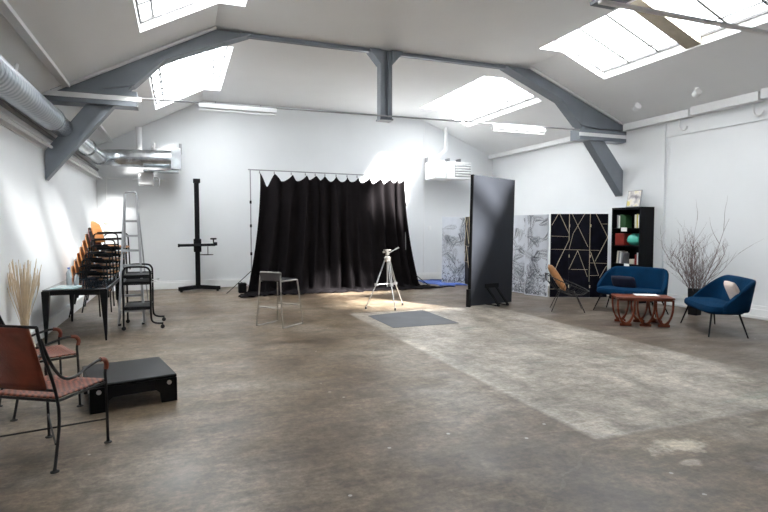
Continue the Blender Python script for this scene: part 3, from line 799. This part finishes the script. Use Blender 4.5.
# ------------------------------------------------------------------ tripod
o = thing('camera_tripod', 'silver camera tripod standing on the floor before the curtain', 'tripod', (3.62, 9.35, 0))
top = Vector((0, 0, .92))
for (x, y) in ((-.42, .02), (.02, -.34), (.40, .22)):
    f_ = Vector((x, y, .01)); mid = top.lerp(f_, .52); d = (f_-top).normalized(); sd = d.cross(Vector((0, 0, 1))).normalized()*.016
    lg = MB(); st = top+Vector((x, y, 0)).normalized()*.045
    lg.tube([st+sd, mid+sd], .0085); lg.tube([st-sd, mid-sd], .0085); lg.box(mid, (.06, .05, .045)); lg.tube([mid, f_+Vector((0, 0, .03))], .010)
    L_ = lg.build('leg', M['chrome'], o)
    MB().lathe([(.016, 0), (.018, .02), (.012, .045)], (x, y, 0), 10).build('rubber_foot', M['rubber'], L_)
    MB().tube([(0, 0, .46), mid], .006).build('spreader_arm', M['chrome'], o)
MB().tube([(0, 0, .40), (0, 0, 1.0)], .014, 10).build('centre_column', M['chrome'], o)
MB().lathe([(.035, .87), (.06, .89), (.06, .95), (.04, .975)], seg=18).build('crown', M['satin'], o)
MB().box((0, 0, 1.03), (.06, .06, .07)).box((0, 0, 1.085), (.13, .08, .025)).build('pan_head', M['satin'], o, bevel=.006)
h = MB(); h.tube([(.03, -.02, 1.04), (.20, -.05, 1.13)], .008); h.tube([(.14, -.04, 1.10), (.21, -.052, 1.137)], .015, 12); h.build('pan_handle', M['chrome'], o)
MB().tube([(-.09, 0, 1.05), (-.04, 0, 1.05)], .016, 12).build('knob', M['satin'], o)

# dark square on the floor
tag(MB().prism([(2.98, 8.62), (4.13, 8.88), (4.09, 7.44), (2.97, 7.42)], 0.0, .004, 'xy').build('floor_mat', M['mat'], None, smooth=False), 'flat dark grey square mat on the floor in front of the tripod', 'mat')

# ------------------------------------------------------------------ big black board
pl, pr = Vector((5.02, 8.74, 0)), Vector((6.21, 9.16, 0))
ang = math.atan2((pr-pl).y, (pr-pl).x); ln = (pr-pl).length
o = thing('flag_panel', 'tall dark slate studio board standing upright on small feet', 'panel', (pl+pr)/2+Vector((0, 0, .012)), ang)
o.rotation_euler = (0, R(1.5), ang)
MB().bb((-ln/2, -.025, .02), (ln/2, .025, 2.46)).build('board', M['panel'], o, bevel=.003)
MB().bb((-ln/2-.05, -.04, 0), (-ln/2, .04, .33)).build('end_foot', M['blackmatt'], o, bevel=.004)
MB().bb((-ln/2-.012, -.035, .33), (-ln/2, .035, 2.46)).build('edge_strip', M['blackmatt'], o, bevel=.002)
for x in (-.16, .12):
    f_ = MB(); f_.bar((x, -.02, .36), (x+.02, -.30, .03), .05, .02); f_.bar((x, -.02, .03), (x+.02, -.31, .02), .05, .02); f_.build('foot_strut', M['blackmatt'], o, smooth=False)
MB().bb((-.22, -.04, .34), (.18, -.024, .42)).build('strut_plate', M['blackmatt'], o, smooth=False)

# ------------------------------------------------------------------ folding screens
M['scrwhite'] = mat('white_screen_print_ground', (.60, .63, .69), .6, var=.10, scale=3)
M['palm'] = mat('grey_palm_ink', (.08, .085, .11), .7, var=.3, scale=14)
M['palm2'] = mat('light_grey_palm_ink', (.25, .27, .31), .7, var=.3, scale=14)
M['geo'] = mat('black_marble_print', (.005, .005, .010), .45, var=.5, scale=6, spec=.12)
M['gold'] = mat('pale_gold_line', (.62, .54, .38), .45, var=.1)
def palm_faces(m, w, h, seed, density=1.):
    rg = random.Random(seed); yy = -.0165
    def leaf(p, a, L_, wd, mi):
        c, s = math.cos(a), math.sin(a); n = (-s, c)
        pts = [(0, 0), (.35*L_, wd), (L_, 0), (.35*L_, -wd)]
        vs = []
        for (l, q) in pts:
            X = p[0]+c*l+n[0]*q; Z = p[1]+s*l+n[1]*q
            X = max(-w/2+.004, min(w/2-.004, X)); Z = max(.02, min(h-.01, Z)); vs.append((X, yy, Z))
        m.add(vs, [(0, 1, 2, 3)], mi)
    for k in range(int(26*density)):
        x0 = rg.uniform(-w/2, w/2); z0 = rg.uniform(.15, h*.95); a0 = rg.uniform(-.5, PI+.5); bend = rg.uniform(-1.2, 1.2)
        L_ = rg.uniform(.25, .5); mi = rg.choice((1, 2)); x, z, a = x0, z0, a0
        for i in range(16):
            a += bend/16; x += math.cos(a)*L_/16; z += math.sin(a)*L_/16
            if not (-w/2 < x < w/2 and .05 < z < h-.03): break
            ll = .13*math.sin(PI*(i+1.5)/18)
            leaf((x, z), a+.75, ll, .0045, mi); leaf((x, z), a-.75, ll, .0045, mi)
    for k in range(int(170*density)):
        z0 = .03+rg.random()**2*.6; leaf((rg.uniform(-w/2, w/2), z0), rg.uniform(.3, 2.8), rg.uniform(.06, .16), rg.uniform(.005, .011), rg.choice((1, 2)))
    # trunk
    xt = rg.uniform(-w*.3, w*.3)
    for i in range(26):
        leaf((xt+.03*math.sin(i*.4), .3+.033*i), PI/2+.5*(-1)**i, .05, .008, 2)
def screen(loc_pts, kind, label, h=1.79, edge=None):
    o = thing('folding_screen', label, 'screen', (*loc_pts[0], 0))
    base = Vector((*loc_pts[0], 0))
    for i in range(len(loc_pts)-1):
        a, b = Vector((*loc_pts[i], 0)), Vector((*loc_pts[i+1], 0)); w = (b-a).length-.006; an = math.atan2((b-a).y, (b-a).x)
        m = MB(); kd = kind[i]
        m.bb((-w/2, -.015, .02), (w/2, .015, h), 0)
        if kd == 'palm':
            palm_faces(m, w, h, 5+i*7+int(a.x*10)); mats = [M['scrwhite'], M['palm'], M['palm2']]
        elif kd == 'geo':
            mats = [M['geo'], M['gold']]
            for (u0, z0, u1, z1) in GEO[i % 3]:
                m.bar(((u0-.5)*w, -.017, z0*h), ((u1-.5)*w, -.017, z1*h), .006, .026, 1, upv=(0, 1, .0001))
        else: mats = [M['scrwhite']]
        m.build('screen_panel', mats, o, loc=(a+b)/2-base, rot=(0, 0, an), smooth=False)
        for z in (.25, .9, 1.55):
            if i: MB().tube([(0, 0, z-.03), (0, 0, z+.03)], .012, 8).build('hinge', M['gold'], o, loc=a-base-Vector((0, .012, 0)))
    return o
def gy(y): return 1-(y-68)/352
GEO = [[(.37, 1, .03, gy(115)), (.45, 1, .98, gy(150)), (.03, gy(160), .98, gy(163)), (.03, gy(215), 1, gy(217)), (.98, gy(178), .40, gy(270)), (0, gy(382), .55, gy(382)), (.0, gy(330), .2, gy(335)), (.40, gy(270), .1, gy(330)), (.985, 1, .985, gy(178))],
       [(.12, 1, .9, gy(205)), (.72, 1, .18, gy(150)), (.18, gy(150), .0, gy(215)), (.0, gy(217), 1, gy(219)), (.42, gy(220), 0, gy(300)), (.42, gy(222), .9, gy(330)), (.985, 1, .985, gy(350)), (.1, gy(300), .9, gy(300))],
       [(.28, 1, .98, gy(165)), (.62, gy(110), 1, gy(110)), (.98, gy(165), .28, gy(265)), (0, gy(219), .5, gy(220)), (0, gy(272), .95, gy(275)), (.0, gy(225), .5, gy(325)), (.95, gy(285), .55, gy(335)), (0, gy(325), .5, gy(325))]]
screen([(6.64, 13.05), (7.12, 12.62), (7.02, 12.20), (7.42, 11.95)], ['palm', 'geo', 'geo'], 'folding screen with one pale palm-leaf panel standing left of the tall dark board')
screen([(7.60, 10.85), (7.22, 10.62), (7.30, 10.12), (7.05, 10.02)][0:3]+[(7.19, 10.06), (7.37, 9.50)], ['palm', 'palm', 'palm', 'palm'], 'folding screen with pale palm-leaf print standing right of the tall dark board')
screen([(7.40, 9.46), (7.80, 9.36), (8.17, 9.14), (8.55, 9.04)], ['geo', 'geo', 'geo'], 'black folding screen with gold geometric lines between palm screen and bookcase', h=1.80)

# blue cloth on the floor
rows = []
rg = random.Random(5)
for i in range(15):
    t = i/14; rows.append([(6.20+.75*t+.06*math.sin(k*.9)+.1*(k/12-.5), 13.75-1.5*k/12+.10*math.sin(i*.8), .018+.016*math.sin(i*1.7+k)*math.cos(k*1.3+i*.4)+.006) for k in range(13)])
tag(MB().grid(rows).build('blue_cloth', M['bluecloth'], None, solid=.005), 'rumpled blue cloth lying on the floor at the foot of the back palm screen', 'cloth')

# ------------------------------------------------------------------ wire chair with leather cushion
o = thing('wire_chair', 'round black wire lounge chair in front of the gold-lined screen', 'chair', (6.55, 7.90, 0), R(-35))
# faces local +x ; bowl of wires
C0 = Vector((0, 0, .52)); tilt = R(22)
def rim(a, rr=1., dz_=0.):
    p = Vector((.41*rr*math.cos(a), .43*rr*math.sin(a), dz_)); 
    p.rotate(Euler((0, tilt, 0))); return C0+p
MB().tube([rim(2*PI*k/40) for k in range(40)], .009, 8, closed=True).build('rim', M['iron'], o); MB().tube([rim(2*PI*k/30, .42, -.19) for k in range(30)], .006, 6, closed=True).build('base_ring', M['iron'], o)
m = MB()
for k in range(26):
    a = 2*PI*k/26; m.tube([rim(a), rim(a, .85, -.10), rim(a, .42, -.19), rim(a, .05, -.205)], .0038, 5)
m.build('wire_basket', M['iron'], o)
for (x, y) in ((.26, .24), (.26, -.24), (-.24, .22), (-.24, -.22)):
    MB().tube([(x*.55, y*.55, .34), (x*1.12, y*1.12, .008)], .0075).build('leg', M['iron'], o)
MB().tube([(.14, .13, .34), (.14, -.13, .34), (-.13, -.12, .34), (-.13, .12, .34), (.14, .13, .34)], .007).build('leg_ring', M['iron'], o)
def pillow(name, w, h, t, m_, label, cat, loc, rot, group=None):
    rows = []; N = 12
    for side in (1, -1):
        rr = []
        for i in range(N+1):
            u = 2*i/N-1
            row = []
            for k in range(N+1):
                v = 2*k/N-1
                th = t/2*((1-u**4)*(1-v**4))**.55
                pin = 1-.07*(u*u*v*v)
                row.append((u*w/2*(1-.06*(1-v*v)*0)*pin*(1-.05*(1-abs(v))*0), v*h/2*pin, side*th))
            rr.append(row)
        rows.append(rr)
    mb = MB(); mb.grid(rows[0]); mb.grid([r_[::-1] for r_ in rows[1]])
    ob = mb.build(name, m_, None, loc=loc, rot=rot, angle=180)
    import bmesh
    bm = bmesh.new(); bm.from_mesh(ob.data); bmesh.ops.remove_doubles(bm, verts=bm.verts, dist=.0005); bmesh.ops.recalc_face_normals(bm, faces=bm.faces); bm.to_mesh(ob.data); bm.free()
    for p in ob.data.polygons: p.use_smooth = True
    return tag(ob, label, cat)
pillow('leather_cushion', .56, .40, .13, M['tan'], 'tan leather cushion propped in the round wire chair', 'cushion', (6.41, 8.00, .60), (R(0), R(-58), R(145)))

# ------------------------------------------------------------------ blue sofas
def sofa(name, label, loc, rz):
    o = thing(name, label, 'sofa', loc, rz)
    W = 1.12; D0 = .53
    # seat cushion, rounded slab: x forward
    m = MB(); rows = []
    prof = []
    def outline(k, n, ins):
        a = 2*PI*k/n; e = .45
        cx_, sy_ = math.cos(a), math.sin(a)
        return (math.copysign(abs(cx_)**e, cx_)*(D0/2-ins), math.copysign(abs(sy_)**e, sy_)*(W/2-ins))
    n = 48
    for (z, ins) in ((.315, .06), (.32, .02), (.345, .0), (.385, .0), (.415, .015), (.43, .06), (.437, .16)):
        rows.append([(outline(k, n, ins)[0], outline(k, n, ins)[1], z) for k in range(n)])
    m.grid(rows, closed=True); m.f.append(tuple(range(len(m.v)-n, len(m.v)))); m.mi.append(0); m.f.append(tuple(range(n-1, -1, -1))); m.mi.append(0)
    m.build('seat', M['blue'], o)
    # wrap-around back shell
    rows = []; NB = 44
    for i in range(NB+1):
        s = 2*i/NB-1                      # -1 .. 1 across
        a = abs(s)
        if a < .72: y = s/.72*(W/2-.16); x = -D0/2-.01; f = 0.
        else:
            t = (a-.72)/.28; f = t
            y = math.copysign((W/2-.16)+.17*math.sin(t*PI/2), s); x = -D0/2-.01+.16*(1-math.cos(min(1., t*1.0)*PI/2))+.20*t*t
        top = .80-.015*(s*s)-.36*(f**2.2)
        lean = .08*(1-f)
        col = []
        for k in range(9):
            v = k/8; z = .335+(top-.335)*v
            col.append((x-lean*v, y*(1+.03*v*(1-f)), z))
        rows.append(col)
    m = MB().grid(rows); m.build('backrest', M['blue'], o, solid=.065, sub=1, angle=180, off=0.)
    for sx in (-1, 1):
        for sy in (-1, 1):
            MB().tube([(sx*.17, sy*.43, .33), (sx*.245, sy*.555, .0)], [.015, .009], 10).build('leg', M['black'], o)
    m = MB(); m.bb((-.19, -.45, .30), (.19, .45, .325)); m.build('underframe', M['black'], o, smooth=False)
    return o
sofa('two_seat_sofa', 'blue two-seat sofa in front of the black bookcase, behind the coffee table', (7.47, 7.33, 0), R(200))
sofa('two_seat_sofa', 'blue two-seat sofa seen from its end at the right edge, with a pale cushion', (7.28, 5.60, 0), R(148))
pillow('scatter_cushion', .25, .44, .10, M['navy'], 'small dark navy cushion on the blue sofa before the bookcase', 'cushion', (7.45, 7.47, .53), (R(0), R(-62), R(200)))
pillow('scatter_cushion', .36, .32, .10, M['pink'], 'pale pink cushion leaning on the back of the blue sofa at the right edge', 'cushion', (7.16, 5.20, .60), (R(0), R(-66), R(148)))

# ------------------------------------------------------------------ coffee table
import mathutils
pa, pb = Vector((6.41, 6.62, 0)), Vector((7.06, 6.20, 0))
ang = math.atan2((pb-pa).y, (pb-pa).x)
o = thing('coffee_table', 'teak coffee table with curved tulip legs between the two blue sofas', 'table', (6.70, 6.34, 0), ang)
TW, TD, TH = .82, .46, .445
MB().bb((-TW/2, -TD/2, TH-.022), (TW/2, TD/2, TH)).build('tabletop', M['teak'], o, bevel=.006)
MB().bb((-TW/2+.03, -TD/2+.02, TH-.055), (TW/2-.03, TD/2-.02, TH-.022)).build('apron', M['teak'], o, smooth=False)
def curved(m, pts, w, th, upv):
    pts = catmull(pts, 6)
    for i in range(len(pts)-1):
        t = i/(len(pts)-1); ww = w*(1+1.6*max(0, (t-.55)/.45)**1.2); m.bar(pts[i], pts[i+1]+(pts[i+1]-pts[i])*.15, th, ww, upv=upv)
def uframe(x0, x1, y, name='curved_leg'):
    xm = (x0+x1)/2
    for (a, sgn) in ((x0, 1), (x1, -1)):
        m = MB(); curved(m, [(a, y, TH-.03), (a+sgn*.004, y, .26), (a+sgn*.03, y, .14), (a+sgn*.075, y, .06), (xm-sgn*.012, y, .028)], .026, .03, (1, 0, .01)); m.build(name, M['teak'], o, smooth=False)
    MB().bb((xm-.085, y-.015, 0), (xm+.085, y+.015, .045)).build('foot', M['teak'], o, bevel=.012)
for y in (-TD/2+.03, TD/2-.03):
    for (x0, x1) in ((-.39, -.15), (-.11, .13), (.15, .39)): uframe(x0, x1, y)
for x in (-.27, .27): MB().bar((x, -TD/2+.03, .035), (x, TD/2-.03, .035), .03, .03).build('stretcher', M['teak'], o, smooth=False)
tag(MB().box((6.83, 6.38, TH+.004), (.34, .24, .008), (0, 0, ang)).build('magazine', M['paper'], None, smooth=False), 'white magazine lying on the teak coffee table', 'magazine')

# ------------------------------------------------------------------ bookcase and contents
BX0, BX1, BY0, BY1, BH = 8.50, 8.86, 8.13, 8.88, 1.92
o = thing('bookcase', 'tall black open bookcase against the right wall behind the blue sofa', 'bookcase', ((BX0+BX1)/2, (BY0+BY1)/2, 0))
hx, hy = (BX1-BX0)/2, (BY1-BY0)/2
for s in (-1, 1): MB().bb((-hx, s*hy-(.03 if s > 0 else 0), 0), (hx, s*hy+(.03 if s < 0 else 0), BH)).build('side_panel', M['bookw'], o, smooth=False)
MB().bb((-hx, -hy+.03, BH-.04), (hx, hy-.03, BH)).build('top_panel', M['bookw'], o, smooth=False)
MB().bb((hx-.012, -hy+.03, 0), (hx, hy-.03, BH-.04)).build('back_panel', M['bookw'], o, smooth=False)
SHELF = [1.50, 1.14, .765, .40, .06]
M['shelfedge'] = mat('pale_shelf_edge', (.35, .34, .34), .6)
for i, z in enumerate(SHELF):
    MB().bb((-hx+.02, -hy+.03, z-.022), (hx-.012, hy-.03, z)).build('shelf', M['bookw'] if i != 1 else M['bookw'], o, smooth=False)
for i, z in ((0, SHELF[0]), (2, SHELF[2])): MB().bb((-hx+.012, -.02 if i == 0 else -.1, z-.07), (-hx+.02, .13 if i == 0 else .03, z+.01)).build('label_card', M['paper'], o, smooth=False)
bk = {}
def book(y, shelf, th, h, m_, label, lean=0., d=.18):
    z = SHELF[shelf]
    ob = thing('book', label, 'book', (BX0+.06+d/2, y, z), 0, 'books in the black bookcase')
    mm = Matrix.Rotation(lean, 3, 'X')
    MB().box((0, 0, h/2), (d, th, h)).build('cover', M[m_], ob, smooth=False, rot=(lean, 0, 0))
    MB().box((.006, 0, h/2+.001), (d-.008, th*.76, h-.006+.004)).build('pages', M['paper'], ob, smooth=False, rot=(lean, 0, 0))
lab = 'book on the upper shelf of the black bookcase'
spec = [(8.78, .03, .27, 'grey', 'grey'), (8.74, .028, .25, 'paper', 'white'), (8.69, .045, .28, 'green', 'thick green'), (8.635, .04, .27, 'green', 'second green'), (8.59, .03, .24, 'green', 'short green'),
        (8.31, .04, .27, 'cream', 'cream'), (8.265, .025, .28, 'yellow', 'mustard yellow'), (8.225, .03, .26, 'paper', 'right-end white')]
for (y, t, h, m_, nm) in spec: book(y, 0, t, h, m_, nm+' '+lab)
lab = 'book leaning on the third shelf of the black bookcase'
for (y, t, h, m_, nm) in [(8.78, .03, .26, 'cream', 'cream'), (8.74, .025, .24, 'grey', 'dark grey'), (8.70, .03, .25, 'paper', 'white'), (8.655, .035, .22, 'grey', 'thick grey'), (8.24, .03, .24, 'paper', 'far right white')]:
    book(y, 2, t, h, m_, nm+' '+lab, lean=.10 if y > 8.5 else 0)
book(8.29, 2, .03, .20, 'red', 'small red book on the third shelf of the black bookcase')
tag(MB().box((8.66, 8.71, SHELF[1]+.125), (.22, .24, .25)).build('storage_box', M['red'], None, bevel=.01), 'deep red box on the middle shelf of the bookcase', 'box')
tag(MB().lathe([(.02, .0), (.11, .02), (.165, .08), (.17, .13), (.14, .20), (.07, .245), (.01, .25)], (8.68, 8.40, SHELF[1]), 24).build('turquoise_helmet', M['teal'], None), 'round turquoise dome on the middle shelf of the bookcase', 'ornament')
tag(MB().box((8.67, 8.43, SHELF[2]+.05), (.14, .12, .10)).build('small_box', M['cream'], None, bevel=.006), 'small pale box on the third shelf of the bookcase', 'box')
# picture on top
o = thing('framed_picture', 'small abstract picture with yellow shape leaning on top of the bookcase', 'picture', (8.62, 8.44, BH))
def pic_mat():
    m, nt, b = new_mat('abstract_print')
    tc = nt.nodes.new('ShaderNodeTexCoord'); n = nt.nodes.new('ShaderNodeTexNoise'); n.inputs['Scale'].default_value = 6.5; n.inputs['Detail'].default_value = 1.5
    nt.links.new(tc.outputs['Object'], n.inputs['Vector'])
    r = nt.nodes.new('ShaderNodeValToRGB'); e = r.color_ramp.elements
    for p, c in ((.5, (.7, .66, .62, 1)), (.62, (.62, .52, .10, 1))): e.new(p).color = c
    e[0].position = .3; e[0].color = (.22, .20, .22, 1); e[-1].color = (.75, .70, .70, 1)
    nt.links.new(n.outputs['Fac'], r.inputs[0]); nt.links.new(r.outputs[0], b.inputs['Base Color']); return m
MB().box((0, 0, .175), (.018, .36, .35)).build('frame', M['grey'], o, rot=(0, R(9), 0), bevel=.003)
MB().box((-.010, 0, .175), (.004, .32, .31)).build('print', pic_mat(), o, rot=(0, R(9), 0), smooth=False)

# ------------------------------------------------------------------ branch vase
o = thing('branch_vase', 'black square floor vase with tall bare branches against the right wall', 'vase', (8.30, 6.72, 0), R(10))
MB().bar((0, 0, 0), (0, 0, .46), .15, .15, w1=.17, h1=.17, upv=(0, 1, 0)).build('vase', M['black'], o, smooth=False, bevel=.008)
rg = random.Random(21)
m = MB()
def branch(p, d, L_, r0, depth):
    pts = [p.copy()]; n = 6; dd = d.copy(); bound = lambda q: q
    for i in range(n):
        dd = (dd+Vector((rg.uniform(-.16, .16), rg.uniform(-.16, .16), rg.uniform(-.02, .10)))).normalized()
        p = p+dd*L_/n; p.x = min(p.x, .50)
        pts.append(p.copy())
    m.tube(pts, [r0*(1-.8*i/n) for i in range(n+1)], 5)
    if depth:
        for i in range(1, n+1):
            for q in range(2 if depth == 2 else 1):
                if rg.random() < .85:
                    side = Vector((rg.uniform(-1, 1)*.7, rg.uniform(-1, 1), rg.uniform(-.1, .9))).normalized()
                    nd = (dd*.75+side*.75).normalized()
                    branch(pts[i].copy(), nd, L_*rg.uniform(.25, .5), r0*.5, depth-1)
for k in range(19):
    a = 2*PI*k/19+rg.uniform(-.2, .2); lean = rg.uniform(.1, .62)
    d = Vector((math.cos(a)*lean*.6-.12, math.sin(a)*lean*1.15, 1)).normalized()
    branch(Vector((math.cos(a)*.05, math.sin(a)*.05, .35)), d, rg.uniform(.5, .85), .0065, 2)
branch(Vector((0, -.02, .4)), Vector((.05, -.62, .95)).normalized(), 1.35, .008, 1)
branch(Vector((0, .02, .4)), Vector((0, .08, 1)).normalized(), 1.25, .006, 1)
branch(Vector((0, -.03, .4)), Vector((.1, -.75, .7)).normalized(), .95, .005, 1)
branch(Vector((0, .03, .4)), Vector((.05, .75, .8)).normalized(), .75, .005, 1)
m.build('branches', M['twig'], o)
# socket + cable right wall
o = thing('wall_socket', 'white wall socket with a hanging cable between bookcase and branches', 'socket', (XR-.0, 7.86, .86))
MB().bb((-.05, -.05, 0), (0, .05, .10)).build('box', M['trim'], o, bevel=.006)
MB().tube(catmull([(-.03, 0, .09), (-.025, .03, .5), (-.02, .06, 1.0), (-.02, .04, 1.6), (-.02, .0, 2.3)], 6), .006, 6).build('cable', M['trim'], o)

# ------------------------------------------------------------------ light
w = bpy.data.worlds.new('sky'); scene.world = w; w.use_nodes = True
bg = w.node_tree.nodes['Background']; bg.inputs[0].default_value = (.86, .93, 1., 1); bg.inputs[1].default_value = 4.5
sd = bpy.data.lights.new('sun', 'SUN'); sd.energy = 54.; sd.angle = R(6.); sd.color = (1., .965, .92)
so = bpy.data.objects.new('sun', sd); COL.objects.link(so)
so.rotation_euler = Vector((-.63, 1.03, -1.)).to_track_quat('-Z', 'Y').to_euler()
so.location = (10, -6, 12)

# ------------------------------------------------------------------ camera
cd = bpy.data.cameras.new('camera'); co = bpy.data.objects.new('camera', cd); COL.objects.link(co)
cd.sensor_width = 36; cd.lens = 36*537/768; cd.clip_start = .05
co.location = (0, 0, 1.5)
yaw, pitch = math.atan2(204, 537), math.atan2(28, 537)
co.rotation_euler = (PI/2-pitch, 0, -yaw)
scene.camera = co
scene.cycles.max_bounces = 12; scene.cycles.diffuse_bounces = 8; scene.cycles.transparent_max_bounces = 12
scene.cycles.sample_clamp_indirect = 6; scene.cycles.caustics_reflective = False; scene.cycles.caustics_refractive = False
scene.view_settings.view_transform = 'Standard'; scene.view_settings.look = 'None'
scene.view_settings.exposure = .72; scene.view_settings.gamma = 1; scene.view_settings.use_curve_mapping = False
